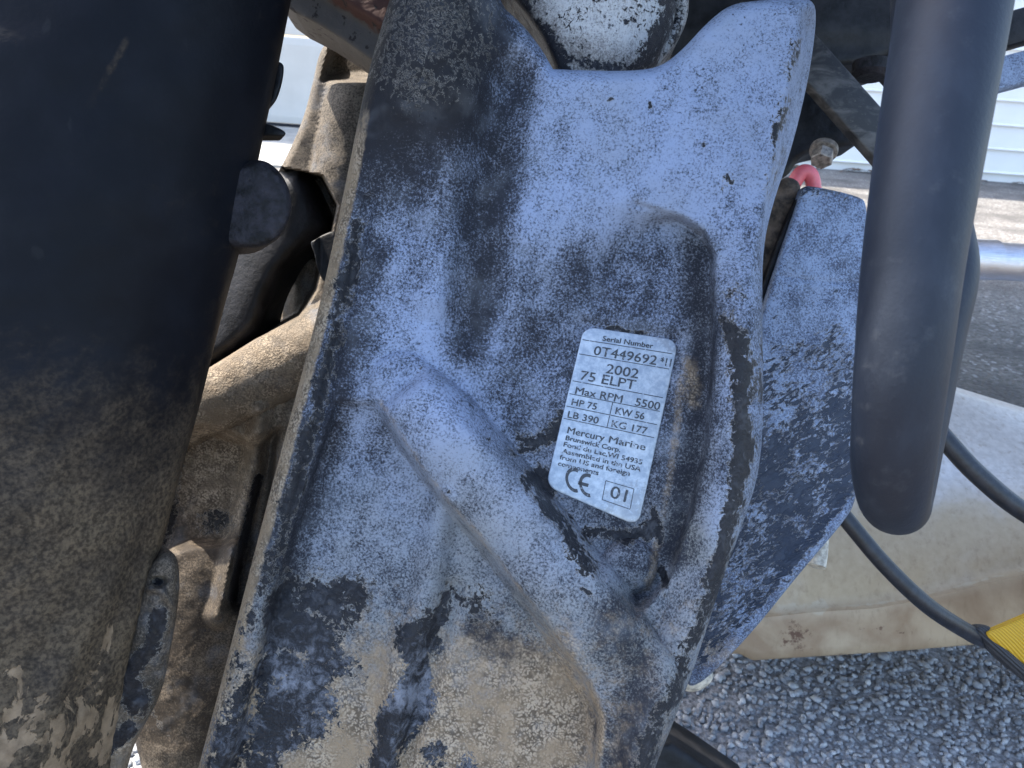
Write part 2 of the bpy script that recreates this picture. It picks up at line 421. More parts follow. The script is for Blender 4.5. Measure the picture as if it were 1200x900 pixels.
def m_beam():
    t = NT('stained_galvanised_steel'); st, rs, pale = t.attr('stain'), t.attr('rust'), t.attr('pale')
    a = t.noise(18, 4, .55, dist=.5); b = t.noise(140, 4, .6)
    c = t.mix(t.step(b, .3, .7), (.52, .51, .50), (.64, .63, .62))
    s = t.step(t.math('ADD', st, t.math('MULTIPLY', t.math('SUBTRACT', a, .5), .6)), .2, .9)
    c = t.mix(s, c, t.mix(b, (.36, .28, .17), (.50, .40, .27)))
    c = t.mix(t.math('MULTIPLY', t.attr('lip'), .8), c, t.mix(t.step(a, .35, .65), (.26, .165, .095), (.44, .34, .23)))
    p = t.step(t.math('ADD', pale, t.math('MULTIPLY', t.math('SUBTRACT', t.noise(90, 5, .65, off=(2, 2, 0)), .5), .8)), .4, .6)
    c = t.mix(t.math('MULTIPLY', p, .5), c, (.50, .45, .34)); c = t.mix(t.math('MULTIPLY', t.step(t.noise(55, 6, .7, stretch=(2.5, 2.5, .5), off=(1, 9, 4)), .5, .72), .45), c, (.24, .17, .10))
    r = t.step(t.math('ADD', rs, t.math('MULTIPLY', t.math('SUBTRACT', t.noise(190, 5, .7, off=(2, 7, 0)), .5), 1.1)), .42, .62)
    c = t.mix(r, c, (.12, .06, .035))
    return t.done(c, t.math('ADD', .33, t.math('MULTIPLY', s, .25)), t.math('SUBTRACT', .55, t.math('MULTIPLY', s, .5)), t.bump(t.math('ADD', b, t.math('MULTIPLY', a, 2.0)), .0005, .6))
MAT['beam'] = m_beam()
def m_strap(name, c1, c2):
    t = NT(name); w = t.n('ShaderNodeTexWave', wave_type='BANDS', bands_direction='DIAGONAL'); t.put(w.inputs['Vector'], t.tc); w.inputs['Scale'].default_value = 190; w.inputs['Distortion'].default_value = .6
    c = t.mix(t.math('MULTIPLY', w.outputs[1], .6), c2, c1)
    return t.done(c, .6, 0, t.bump(w.outputs[1], .0006, .7))
MAT['yellow'] = m_strap('yellow_webbing', (.66, .40, .012), (.44, .24, .008)); MAT['blackweb'] = m_strap('black_webbing', (.045, .045, .05), (.012, .012, .014))
def m_ground():
    t = NT('chip_seal'); v = t.voro(115, out=1); d = t.voro(115)
    sep = t.n('ShaderNodeSeparateColor'); t.put(sep.inputs[0], v)
    c = t.mix(sep.outputs[0], (.10, .092, .082), (.25, .235, .215)); c = t.mix(t.step(sep.outputs[1], .93, .96), c, (.42, .41, .40))
    c = t.mix(t.step(t.noise(3, 3), .35, .7), c, t.mix(sep.outputs[0], (.075, .069, .063), (.12, .112, .104)))
    return t.done(c, .85, 0, t.bump(t.math('SUBTRACT', 1.0, d), .006, .8))
MAT['ground'] = m_ground()
def m_pebble():
    t = NT('grey_chippings'); v = t.attr('tone')
    r = t.n('ShaderNodeValToRGB'); t.put(r.inputs[0], v); e = r.color_ramp.elements
    e[0].color = (.085, .092, .104, 1); e[1].color = (.68, .69, .70, 1); e[1].position = 1
    for p, c in ((.45, (.32, .325, .34)), (.8, (.52, .525, .535)), (.93, (.64, .64, .64))):
        q = e.new(p); q.color = (*c, 1)
    c = t.mix(t.math('MULTIPLY', t.noise(500, 3), .5), r.outputs[0], (.16, .17, .185))
    return t.done(c, .55, 0, t.bump(t.noise(400, 3), .0008))
MAT['pebble'] = m_pebble()
MAT['bed'] = simple('stone_dust', (.30, .305, .315), .9, 0, .35, 160, .003, 220)
MAT['siding'] = simple('white_vinyl_siding', (.82, .81, .79), .45, 0, .03, 3, .0002, 40)
MAT['doorpanel'] = simple('grey_white_steel_door', (.58, .56, .52), .4, 0, .05, 3, .0002, 40)
MAT['concrete'] = simple('concrete_apron', (.36, .35, .32), .85, 0, .15, 12, .0015, 90)
MAT['wood'] = simple('rotten_brown_wood', (.105, .075, .052), .85, 0, .55, 120, .002, 160)
MAT['leaf'] = simple('dry_brown_leaf', (.16, .11, .07), .8, 0, .3, 60, .0004, 200)
def m_tin():
    t = NT('scuffed_silver_label'); a = t.noise(260, 5, .7); b = t.noise(60, 4, .6, off=(3, 0, 1))
    c = t.mix(t.step(a, .35, .72), (.27, .32, .39), (.44, .495, .56)); w = t.attr('worn')
    k = t.step(t.math('ADD', w, t.math('MULTIPLY', t.math('SUBTRACT', t.noise(420, 5, .7, off=(1, 2, 3)), .5), 1.2)), .5, .62)
    c = t.mix(t.math('MULTIPLY', k, .65), c, (.24, .26, .29)); c = t.mix(t.math('MULTIPLY', t.step(b, .55, .7), .4), c, (.56, .60, .64))
    return t.done(c, .36, .35, t.bump(a, .0002, .6))
MAT['label'] = m_tin()
def m_ink(name, fade):
    t = NT(name); k = t.step(t.noise(650, 4, .7), .5-fade, .62-fade+.02)
    return t.done(t.mix(t.math('MULTIPLY', t.math('SUBTRACT', 1.0, k), 0.0) if fade > .3 else t.math('SUBTRACT', 1.0, t.step(t.noise(650, 4, .7), .26+(.24-fade)*.75, .44+(.24-fade)*.75)), (.035, .04, .05), (.46, .52, .61)), .5)
MAT['ink'] = m_ink('black_print', .24); MAT['inkworn'] = m_ink('rubbed_black_print', .17)

# ------------------------------------------------------------------ setting: ground, chippings, apron
def grid_plane(name, x0, x1, y0, y1, z, mat, nx=1, ny=1):
    V = [(x0+(x1-x0)*i/nx, y0+(y1-y0)*j/ny, z) for j in range(ny+1) for i in range(nx+1)]
    F = [[j*(nx+1)+i, j*(nx+1)+i+1, (j+1)*(nx+1)+i+1, (j+1)*(nx+1)+i] for j in range(ny) for i in range(nx)]
    return mk(name, V, F, mat, None, False)
tag(grid_plane('ground', -60, 60, -60, 60, 0, MAT['ground']), kind='structure')
WALL_Y = 5.9
tag(mk('concrete_apron', [(x, y, z) for z in (-.02, .012) for x, y in ((-6, 4.0), (-.15, 4.0), (-.15, WALL_Y), (-6, WALL_Y))],
       [[4, 5, 6, 7], [0, 1, 5, 4], [1, 2, 6, 5], [2, 3, 7, 6], [3, 0, 4, 7]], MAT['concrete'], None, False), kind='structure')
def chippings():
    phi = (1+5**.5)/2
    ico = np.array([(-1, phi, 0), (1, phi, 0), (-1, -phi, 0), (1, -phi, 0), (0, -1, phi), (0, 1, phi), (0, -1, -phi), (0, 1, -phi), (phi, 0, -1), (phi, 0, 1), (-phi, 0, -1), (-phi, 0, 1)], float)
    ico /= np.linalg.norm(ico[0])
    tri = np.array([(0, 11, 5), (0, 5, 1), (0, 1, 7), (0, 7, 10), (0, 10, 11), (1, 5, 9), (5, 11, 4), (11, 10, 2), (10, 7, 6), (7, 1, 8), (3, 9, 4), (3, 4, 2), (3, 2, 6), (3, 6, 8), (3, 8, 9), (4, 9, 5), (2, 4, 11), (6, 2, 10), (8, 6, 7), (9, 8, 1)])
    N = 52000
    x = RNG.uniform(-.42, 1.05, N); y = RNG.uniform(.36, 1.40, N)
    s = RNG.uniform(.0014, .0040, N)*(1+.5*(RNG.random(N) > .93))
    V = np.repeat(ico[None], N, 0)*RNG.uniform(.6, 1.35, (N, 12, 1))
    V *= (s[:, None]*RNG.uniform(.7, 1.3, (N, 3)))[:, None, :]; V[:, :, 2] *= .75
    a = RNG.uniform(0, 6.28, N); c, sn = np.cos(a)[:, None], np.sin(a)[:, None]
    X = V[:, :, 0]*c-V[:, :, 1]*sn; Y = V[:, :, 0]*sn+V[:, :, 1]*c
    V[:, :, 0] = X+x[:, None]; V[:, :, 1] = Y+y[:, None]; V[:, :, 2] += .004+(s*RNG.uniform(.05, .7, N))[:, None]
    F = (tri[None]+(np.arange(N)*12)[:, None, None]).reshape(-1, 3)
    tone = np.repeat(np.clip(RNG.normal(.55, .17, N), 0, 1), 12)
    me = bpy.data.meshes.new('chippings'); me.vertices.add(N*12); me.vertices.foreach_set('co', V.reshape(-1).astype(np.float32))
    me.loops.add(len(F)*3); me.loops.foreach_set('vertex_index', F.reshape(-1).astype(np.int32))
    me.polygons.add(len(F)); me.polygons.foreach_set('loop_start', np.arange(0, len(F)*3, 3, dtype=np.int32)); me.update(calc_edges=True)
    at = me.attributes.new('tone', 'FLOAT', 'POINT'); at.data.foreach_set('value', tone.astype(np.float32))
    o = link('gravel_chippings', me, MAT['pebble'])
    grid = grid_plane('gravel_bed', -.5, 1.2, .30, 1.45, .004, MAT['bed']); tag(grid, kind='structure')
    tag(o, 'pale blue grey stone chippings covering the ground under the trailer', 'gravel', kind='stuff')
chippings()

# ------------------------------------------------------------------ setting: house wall with lap siding, garage door
wall = empty('house_wall', (1.6, WALL_Y, 0), 'white lap sided house wall far behind the black hose', 'wall')
mk('wall_core', [(x, y, z) for z in (0, 3.0) for x, y in ((.05, WALL_Y+.03), (8, WALL_Y+.03), (8, WALL_Y+.25), (.05, WALL_Y+.25))],
   [[0, 1, 5, 4], [1, 2, 6, 5], [2, 3, 7, 6], [3, 0, 4, 7], [4, 5, 6, 7]], MAT['siding'], wall, False)
PITCHB = .165
sb = None
for k in range(18):
    if sb is None:
        y0 = WALL_Y+.028
        prof = [(y0, PITCHB+.012), (y0-.004, PITCHB+.010), (y0-.016, .016), (y0-.026, .006), (y0-.026, 0), (y0, 0)]
        V = [(x, y, z+.06) for x in (.05, 8) for y, z in prof]; n = len(prof)
        F = [[i, (i+1) % n, (i+1) % n+n, i+n] for i in range(n)]+[list(range(n))[::-1], [n+i for i in range(n)]]
        sb = mk('siding_board', V, F, MAT['siding'], wall, False)
        import bmesh
        bm = bmesh.new(); bm.from_mesh(sb.data); bmesh.ops.recalc_face_normals(bm, faces=bm.faces); bm.to_mesh(sb.data); bm.free()
    else:
        c = sb.copy(); col.objects.link(c); c.parent = wall; c.location.z = k*PITCHB
door = empty('garage_door', (-2.2, WALL_Y, 0), 'grey white sectional garage door far behind the dark housing', 'garage door')
for k in range(5):
    z0 = .035+k*.60; z1 = z0+.588; yy = WALL_Y+.012
    prof = [(yy+.04, z0), (yy, z0+.004), (yy-.006, z0+.05), (yy-.006, z1-.05), (yy, z1-.004), (yy+.04, z1)]
    if k == 0:
        V = [(x, y, z) for x in (-4.6, -.02) for y, z in prof]; n = 6
        F = [[i, i+1, i+1+n, i+n] for i in range(n-1)]+[[n-1, 0, n, 2*n-1], list(range(n))[::-1], [n+i for i in range(n)]]
        pan = mk('panel', V, [f[::-1] for f in F], MAT['doorpanel'], door, False)
        bm = bmesh.new(); bm.from_mesh(pan.data); bmesh.ops.recalc_face_normals(bm, faces=bm.faces); bm.to_mesh(pan.data); bm.free()
    else:
        c = pan.copy(); col.objects.link(c); c.parent = door; c.location.z = k*.60
mk('bottom_seal', [(x, y, z) for z in (.0125, .034) for x, y in ((-4.6, WALL_Y), (-.02, WALL_Y), (-.02, WALL_Y+.05), (-4.6, WALL_Y+.05))],
   [[0, 1, 5, 4], [1, 2, 6, 5], [2, 3, 7, 6], [3, 0, 4, 7], [4, 5, 6, 7], [3, 2, 1, 0]], MAT['rubber'], door, False)
leafme = None
leaves = []
for k in range(70):
    x = RNG.uniform(.1, 6.5); y = WALL_Y-.03-abs(RNG.normal(0, .05)); r = RNG.uniform(.03, .07); a = RNG.uniform(0, 6.28)
    leaves.append((x, y, r, a))
V = []; F = []
for x, y, r, a in leaves:
    b = len(V); c, s = math.cos(a), math.sin(a)
    for u, v, w in ((-1, 0, .1), (0, .45, .35), (1, 0, .15), (0, -.45, .3), (-1, 0, .06), (0, .45, .31), (1, 0, .11), (0, -.45, .26)): V.append((x+r*(u*c-v*s), y+r*(u*s+v*c), .004+r*w))
    F += [[b, b+1, b+3], [b+1, b+2, b+3], [b+4, b+7, b+5], [b+5, b+7, b+6]]
tag(mk('leaf_litter', V, F, MAT['leaf'], None, False), 'brown leaf litter lying along the foot of the white wall', 'leaves', kind='stuff')

# ------------------------------------------------------------------ serial-plate bracket (the subject)
BR = .40
LTL, LTR, LBR_, LBL = np.array((684.5, 382.5)), np.array((795.5, 399.)), np.array((748, 617.)), np.array((639.5, 570.))
def lab_d(x, y): return BR+.0150+.000004*(x-720)-.000016*(y-500)
def br_edge(y): return np.interp(y, [-200, 0, 90, 180, 240, 370, 470, 640, 790, 900, 1100], [495, 462, 430, 412, 400, 372, 345, 300, 262, 232, 180])
bracket_outline = [(232-26, 1010), (232, 900), (262, 790), (300, 640), (345, 470), (372, 370), (400, 240), (412, 180), (430, 90), (447, 30), (466, -30), (482, -120),
    (520, -190), (560, -170), (585, -90), (580, 0), (612, 28), (634, 56), (648, 81, 1), (700, 83), (745, 83), (775, 78), (800, 58), (828, 27), (855, 5), (890, 0), (938, -3), (951, 0), (957, 12), (954, 50), (945, 105),
    (926, 180), (905, 240), (894, 290), (893, 360), (895, 470), (891, 550), (872, 610), (846, 680), (821, 760), (796, 830), (767, 900), (730, 1010)]
pocket = [(600, 290), (660, 262), (700, 250), (745, 243), (800, 255), (826, 272), (838, 300), (838, 420), (830, 520), (812, 600), (785, 680), (745, 725), (700, 675), (630, 585), (545, 490), (530, 390)]
lower = [(440, 470), (500, 560), (570, 640), (640, 730), (690, 800), (706, 840), (697, 900), (690, 1020), (200, 1020), (275, 880), (320, 700), (362, 560), (395, 470)]
def br_h(x, y):
    h = .030*ridge(x, y, [(525, -200), (505, 0), (482, 110), (455, 240)], 115)*(1-ss(40, 290, y))
    h -= .0085*ridge(x, y, [(600, 95), (582, 180), (570, 280), (555, 380)], 48)
    h += .005*ridge(x, y, [(540, 110), (520, 220), (505, 340)], 40)
    sd = poly_sd(x, y, pocket); wdt = 7+110*ss(800, 640, x)*ss(520, 400, y)+20*ss(800, 600, x)
    h -= .0155*ss(-.35, 1.0, sd/wdt)
    sl = poly_sd(x, y, lower)
    h -= .017*ss(-4, 9, sl)*ss(430, 540, y)
    d, t, s = pl_dist(x, y, [(472, 452), (530, 520), (612, 622), (690, 722), (745, 812), (745, 1000)])
    q = np.clip(d/np.interp(t, [0, .1, .5, 1], [40, 52, 56, 60]), 0, 1); h += .0215*np.sqrt(1-q**2)*(1-.45*ss(.55, .85, t))*ss(-.02, .03, t+0*x)
    h += .0075*ridge(x, y, [(518, 590), (500, 690), (470, 780), (435, 1000)], 26)
    h -= .005*ridge(x, y, [(532, 690), (505, 790), (470, 900), (455, 1000)], 18)
    h += .0110*ridge(x, y, [(872, 270), (868, 400), (862, 540), (838, 660), (800, 760), (750, 900), (730, 1000)], 42)*ss(230, 380, y)
    q = np.clip(np.hypot((x-738)/1.05, y-664)/32, 0, 1); h += .0105*np.sqrt(1-q*q)
    h -= .0035*ridge(x, y, [(433, 235), (408, 350), (380, 470), (335, 640), (275, 880), (240, 1000)], 11)
    h -= .0016*ridge(x, y, [(745, 240), (795, 253), (824, 271), (838, 303)], 5)
    h += .0034*(fbm(x, y, 70)-.5)+.0011*(fbm(x, y, 16)-.5)
    d, t, s = pl_dist(x, y, [(957, -10), (953, 50), (944, 105), (926, 180), (905, 240), (894, 290), (893, 330)])
    h -= .022*ss(1, 0, d/(3+20*ss(330, 120, y)))*ss(345, 250, y)*ss(-5, 40, y)
    k = ss(-16, 1, poly_sd(x, y, [LTL, LTR, LBR_, LBL]))
    return h*(1-k)+k*(BR-lab_d(x, y)-.0012)
def br_chip(x, y):
    x, y = x+22*(fbm(x, y, 22)-.5), y+22*(fbm(x+300, y+90, 22)-.5)
    v = np.full(x.shape, .02)
    def up(a): np.maximum(v, a, out=v)
    up(.80*ridge(x, y, [(858, 372), (866, 420), (873, 500), (868, 570), (852, 625), (838, 690)], 22)**.7*ss(335, 400, y))
    up(.62*ridge(x, y, [(838, 690), (805, 765), (770, 850), (740, 930)], 20)**.5)
    up(.85*ridge(x, y, [(618, 523), (650, 508), (682, 492)], 26)); up(.72*ridge(x, y, [(628, 560), (655, 610), (690, 662)], 25)); up(.85*ridge(x, y, [(695, 622), (735, 632), (768, 620)], 17)**.6)
    up(.75*ridge(x, y, [(770, 600), (775, 640)], 12)); up(.8*ridge(x, y, [(776, 672), (777, 686)], 12)); up(.7*ridge(x, y, [(684, 690), (687, 692)], 12)); up(.6*ridge(x, y, [(715, 386), (760, 390)], 8))
    sd = poly_sd(x, y, [(300, 690), (330, 676), (425, 674), (432, 690), (416, 740), (408, 790), (388, 840), (345, 890), (250, 960), (240, 900), (268, 800)])
    up(.82*ss(-30, 30, sd+34*(fbm(x, y, 26)-.5)))
    sd = poly_sd(x, y, [(532, 686), (515, 745), (507, 820), (486, 870), (458, 905), (440, 990), (420, 990), (438, 860), (466, 790), (472, 735)])
    up(.90*ss(-15, 13, sd+20*(fbm(x, y, 18)-.5)))
    up(.8*blob(x, y, 508, 888, 22, 26)**.6); up(.7*blob(x, y, 548, 900, 16, 22)**.6)
    up(.66*ridge(x, y, [(424, 262), (402, 350), (376, 455), (345, 570), (318, 660), (300, 720)], 15)**.5*ss(225, 280, y))
    up(.47*ridge(x, y, [(505, -40), (500, 50)], 100)**.4); up(.40*ridge(x, y, [(930, 45), (915, 140), (900, 235)], 16)); up(.44*ridge(x, y, [(905, 300), (888, 460)], 16))
    for cx, cy, r in ((715, 116, 5), (765, 126, 5), (822, 163, 5), (492, 432, 4), (571, 518, 4), (527, 578, 4), (857, 210, 14), (860, 345, 14)):
        up((.9 if r < 9 else .42)*blob(x, y, cx, cy, r, r*1.2)**.5)
    up(.52*blob(x, y, 555, 710, 40, 30, 40)**.5)
    v -= .30*ridge(x, y, [(312, 680), (305, 740), (296, 800), (285, 900)], 15)+.28*ridge(x, y, [(345, 715), (395, 735)], 10)+.25*ridge(x, y, [(330, 760), (360, 770)], 9)
    return v
def br_scale_rimlight(x, y):
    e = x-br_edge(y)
    v = .95*ss(19, 9, e)*ss(60, 220, y)  # left rim: warm sunlit edge put in as tan colour
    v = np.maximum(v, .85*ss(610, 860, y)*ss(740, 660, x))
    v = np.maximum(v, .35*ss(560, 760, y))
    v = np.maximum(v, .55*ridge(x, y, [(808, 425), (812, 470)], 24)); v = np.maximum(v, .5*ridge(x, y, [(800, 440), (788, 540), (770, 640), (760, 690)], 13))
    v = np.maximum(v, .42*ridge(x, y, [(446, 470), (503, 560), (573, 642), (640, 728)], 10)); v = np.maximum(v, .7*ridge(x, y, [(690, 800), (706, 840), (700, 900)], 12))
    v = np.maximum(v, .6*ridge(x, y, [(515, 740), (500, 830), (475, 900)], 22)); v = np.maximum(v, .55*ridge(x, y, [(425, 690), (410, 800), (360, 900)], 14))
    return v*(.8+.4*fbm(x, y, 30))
def br_grime(x, y):
    v = 1.0*ss(330, 60, y)*ss(650, 520, x)
    v = np.maximum(v, .55*ridge(x, y, [(600, 100), (575, 200), (565, 300), (550, 400)], 50))
    v = np.maximum(v, .38*ridge(x, y, [(812, 290), (822, 400), (815, 520), (795, 640)], 34))
    v = np.maximum(v, .22*ss(-5, 60, poly_sd(x, y, pocket))); np.maximum(v, 1.0*ss(460, 720, y))
    v = np.maximum(v, .45*ridge(x, y, [(425, 300), (380, 470), (330, 660)], 55))
    v = np.maximum(v, .6*ridge(x, y, [(560, 740), (640, 790), (690, 850)], 30)); v = np.maximum(v, .55*ridge(x, y, [(720, 730), (745, 800), (740, 900)], 50))
    return v*(.65+.7*fbm(x, y, 45))
root = empty('transom_bracket', P(560, 1010, BR+.03), 'chalky blue grey transom bracket casting carrying the serial number label', 'bracket')
relief('casting', bracket_outline, BR, br_h, MAT['bracket'], root, step=3.2, er=15, drop=.011, thick=.045, inset=.0, attrs={'chip': br_chip, 'scale': br_scale_rimlight, 'grime': br_grime, 'neutral': lambda x, y: np.clip(.08+.8*ss(400, 760, y)+.35*ss(560, 430, x)*ss(300, 150, y)+.4*ridge(x, y, [(812, 290), (822, 400), (800, 640)], 40)+.5*(fbm(x, y, 60)-.5), 0, 1), 'clean': lambda x, y: .95*ss(570, 670, x)*ss(330, 190, y)+.4*ridge(x, y, [(480, 460), (560, 560), (640, 660)], 50), 'smear': lambda x, y: .95*ss(690, 800, y)*ss(600, 540, x)})

# serial label
def quad(u, v, a, b, c, d): return ((a*(1-u)+b*u)*(1-v)+(d*(1-u)+c*u)*v)
lo = []
for (cx, cy, a0) in ((.13, .06, 180), (.87, .06, 270), (.87, .94, 0), (.13, .94, 90)):
    for k in range(6):
        a = math.radians(a0+k*18); lo.append(tuple(quad(cx+.13*math.cos(a), cy+.06*math.sin(a), LTL, LTR, LBR_, LBL)))
label = relief('serial_plate', lo, lab_d, None, MAT['label'], root, step=5, er=3, drop=.0004, thick=.004, n=0,
    attrs={'worn': lambda x, y: .15+.55*ss(500, 615, y)*ss(650, 740, x)+.5*ridge(x, y, [(770, 395), (790, 410)], 14)})
tag(label, 'scuffed silver label printed with a serial number')
TBR = LTR+(LBR_-LTR)*.92
def put2d(uv):
    uv = np.asarray(uv, float); q = np.array([quad(u, v, LTL, LTR, TBR, LBL) for u, v in uv]); return q
def print_mesh(name, pts2, faces, mat):
    V = P(pts2[:, 0], pts2[:, 1], lab_d(pts2[:, 0], pts2[:, 1])-.00022)
    return mk(name, V, faces, mat, label, False)
def print_bold(name, q, f, mat, w=.28):
    n = len(q); V = []; F = []
    for k, (dx, dy) in enumerate(((-w, 0), (w, 0), (0, w*.7), (0, -w*.7))):
        X, Y = q[:, 0]+dx, q[:, 1]+dy
        V.append(P(X, Y, lab_d(X, Y)-.00020-.00004*k)); F += [[i+k*n for i in p] for p in f]
    return mk(name, np.concatenate(V), F, MAT[mat], label, False)
def text(s, u0, u1, vb, cap, mat='ink', bold=0, name='lettering'):
    cu_ = bpy.data.curves.new('t', 'FONT'); cu_.body = s; cu_.size = 1; cu_.offset = bold; cu_.resolution_u = 3
    ob = bpy.data.objects.new('t', cu_); col.objects.link(ob)
    dg = bpy.context.evaluated_depsgraph_get(); me = bpy.data.meshes.new_from_object(ob.evaluated_get(dg))
    v = np.array([q.co[:2] for q in me.vertices]); f = [list(p.vertices) for p in me.polygons]
    bpy.data.objects.remove(ob); bpy.data.curves.remove(cu_); bpy.data.meshes.remove(me)
    U = u0+(v[:, 0]-v[:, 0].min())/(v[:, 0].max()-v[:, 0].min())*(u1-u0); W = vb-v[:, 1]/.70*cap
    return print_bold(name, put2d(np.stack([U, W], 1)), [q[::-1] for q in f], mat)
def bar2(p, q, w, name='rule_line', px=False, mat='ink'):
    p, q = np.array(p, float), np.array(q, float)
    if not px: p, q = put2d([p])[0], put2d([q])[0]
    d = (q-p)/np.linalg.norm(q-p); n_ = np.array([-d[1], d[0]])*w/2
    return print_mesh(name, np.array([p+n_, q+n_, q-n_, p-n_]), [[0, 1, 2, 3]], MAT[mat])
text('Serial Number', .22, .75, .068, .030, bold=0); text('0T449692', .16, .82, .160, .055); text('*11', .86, .97, .155, .045, 'inkworn')
text('2002', .33, .665, .255, .056); text('75 ELPT', .085, .66, .322, .056); text('Max RPM', .07, .56, .412, .045); text('5500', .70, .955, .412, .045)
text('HP 75', .06, .32, .483, .040); text('KW 56', .52, .82, .483, .040); text('LB 390', .05, .37, .562, .040); text('KG 177', .51, .88, .562, .040, 'inkworn')
text('Mercury', .085, .47, .655, .040); text('Marine', .52, .90, .655, .040, 'inkworn'); text('Brunswick Corp.', .085, .655, .697, .028, bold=0)
text('Fond du Lac,WI 54935', .08, .90, .738, .028, 'inkworn', 0); text('Assembled in the USA', .08, .90, .779, .028, 'inkworn', 0); text('from US and foreign', .07, .80, .818, .028, 'inkworn', 0); text('components', .07, .49, .858, .028, 'inkworn', 0)
for v in (.081, .170, .338, .418, .496, .572): bar2((.015, v), (.965, v), .9)
bar2((.47, .418), (.47, .572), .9)
Z = lambda x, y: np.array((620+x/3.335, 360+y/3.335))
bx = [Z(300, 678), Z(410, 710), Z(395, 790), Z(286, 752)]
for i in range(4): bar2(bx[i], bx[(i+1) % 4], .8, px=True)
def arcmark(cx, cy, r, w, a0, a1, name):
    pts = []; n = 18
    for k in range(n+1):
        a = math.radians(a0+(a1-a0)*k/n)
        for rr in (r, r-w): pts.append(Z(cx+rr*math.cos(a)*.80-rr*math.sin(a)*.02, cy+rr*math.sin(a)+rr*math.cos(a)*.22))
    pts = np.array(pts); return print_mesh(name, pts, [[2*k, 2*k+1, 2*k+3, 2*k+2] for k in range(n)], MAT['ink'])
arcmark(180, 676, 48, 14, 70, 290, 'conformity_mark'); arcmark(232, 696, 46, 14, 75, 285, 'conformity_mark'); bar2(Z(192, 686), Z(232, 697), 4, 'conformity_mark', True)
def textpx(s, p0, p1, hgt, mat='ink'):
    u = None
    cu_ = bpy.data.curves.new('t', 'FONT'); cu_.body = s; cu_.size = 1; cu_.offset = 0; cu_.resolution_u = 3
    ob = bpy.data.objects.new('t', cu_); col.objects.link(ob)
    dg = bpy.context.evaluated_depsgraph_get(); me = bpy.data.meshes.new_from_object(ob.evaluated_get(dg))
    v = np.array([q.co[:2] for q in me.vertices]); f = [list(p.vertices) for p in me.polygons]
    bpy.data.objects.remove(ob); bpy.data.curves.remove(cu_); bpy.data.meshes.remove(me)
    p0, p1, hgt = np.array(p0), np.array(p1), np.array(hgt, float)
    a = (v[:, 0]-v[:, 0].min())/np.ptp(v[:, 0]); b = v[:, 1]/.70
    return print_bold('lettering', p0+(p1-p0)*a[:, None]+hgt*b[:, None], [q[::-1] for q in f], mat)
textpx('01', Z(314, 742), Z(376, 762), (3.5, -14.0))

# ------------------------------------------------------------------ dark drive housing on the left
def hs_edge(y): return np.interp(y, [-400, 0, 95, 190, 290, 360, 470, 560, 640, 760, 880, 1250], [425, 341, 323, 302, 283, 262, 236, 210, 190, 158, 140, 60])
def hs_d(x, y):
    u = np.clip(hs_edge(y)-x, 0, None); return .385-.085*(1-np.exp(-u/130))-.03*ss(150, 700, u)*0
def hs_h(x, y):
    u = hs_edge(y)-x
    h = .0035*(fbm(x, y, 120)-.5)+.0016*(fbm(x, y, 22)-.5)*ss(300, 600, y)
    h += .006*ridge(x, y, [(175, 640), (110, 760), (40, 900), (0, 1000)], 60)*ss(640, 780, y)
    h -= .004*ridge(x, y, [(200, 560), (150, 700), (90, 820)], 25)*ss(540, 660, y)
    return h
ho = [(-420, -420), (425, -420), (341, 0), (323, 95), (302, 190), (283, 290), (262, 360), (236, 470), (210, 560), (190, 640), (172, 700), (158, 760), (150, 830), (142, 880), (100, 1050), (60, 1250), (-420, 1250)]
hroot = empty('drive_housing', P(-40, 1250, .36), 'black outboard drive housing with mud on its lower side filling the left edge', 'outboard motor')
relief('shell', ho, hs_d, hs_h, MAT['housing'], hroot, step=6, er=10, drop=.012, thick=.07, back=cf-1.1*cr,
    attrs={'mud': lambda x, y: (.06+.62*ss(300, 680, y))*(.75+.5*fbm(x, y, 50))+.12*ss(30, 5, hs_edge(y)-x)+.5*ridge(x, y, [(148, 48), (128, 85), (98, 130)], 9)*ss(140, 60, y),
           'bare': lambda x, y: np.maximum(.02+.50*ss(640, 860, y+.35*(x-60)), .45*ridge(x, y, [(160, 700), (135, 780), (60, 900)], 40))})
lug = relief('lug', [(250, 205), (285, 190), (308, 186), (328, 200), (341, 225), (342, 250), (332, 275), (312, 290), (285, 292), (262, 288), (240, 260)], .374, lambda x, y: .001*(1-np.clip(np.hypot(x-285, y-240)/60, 0, 1)**2), MAT['lug'], hroot, step=4, er=9, drop=.006, thick=.02, back=cf-.6*cr)
relief('clip', [(300, 70), (322, 71), (332, 74), (333, 84), (329, 105), (321, 124), (305, 130)], .40, None, MAT['blackmetal'], hroot, step=4, er=4, drop=.002, thick=.012, back=cf-.6*cr)
relief('clip', [(300, 142), (320, 147), (335, 154), (334, 160), (326, 160), (300, 160)], .40, None, MAT['blackmetal'], hroot, step=3, er=3, drop=.002, thick=.008, back=cf-.6*cr)
bo = [(150, 700), (186, 648), (198, 645), (208, 652), (211, 680), (208, 715), (203, 745), (196, 785), (186, 820), (168, 852), (152, 884), (138, 960), (80, 960), (90, 860), (120, 780)]
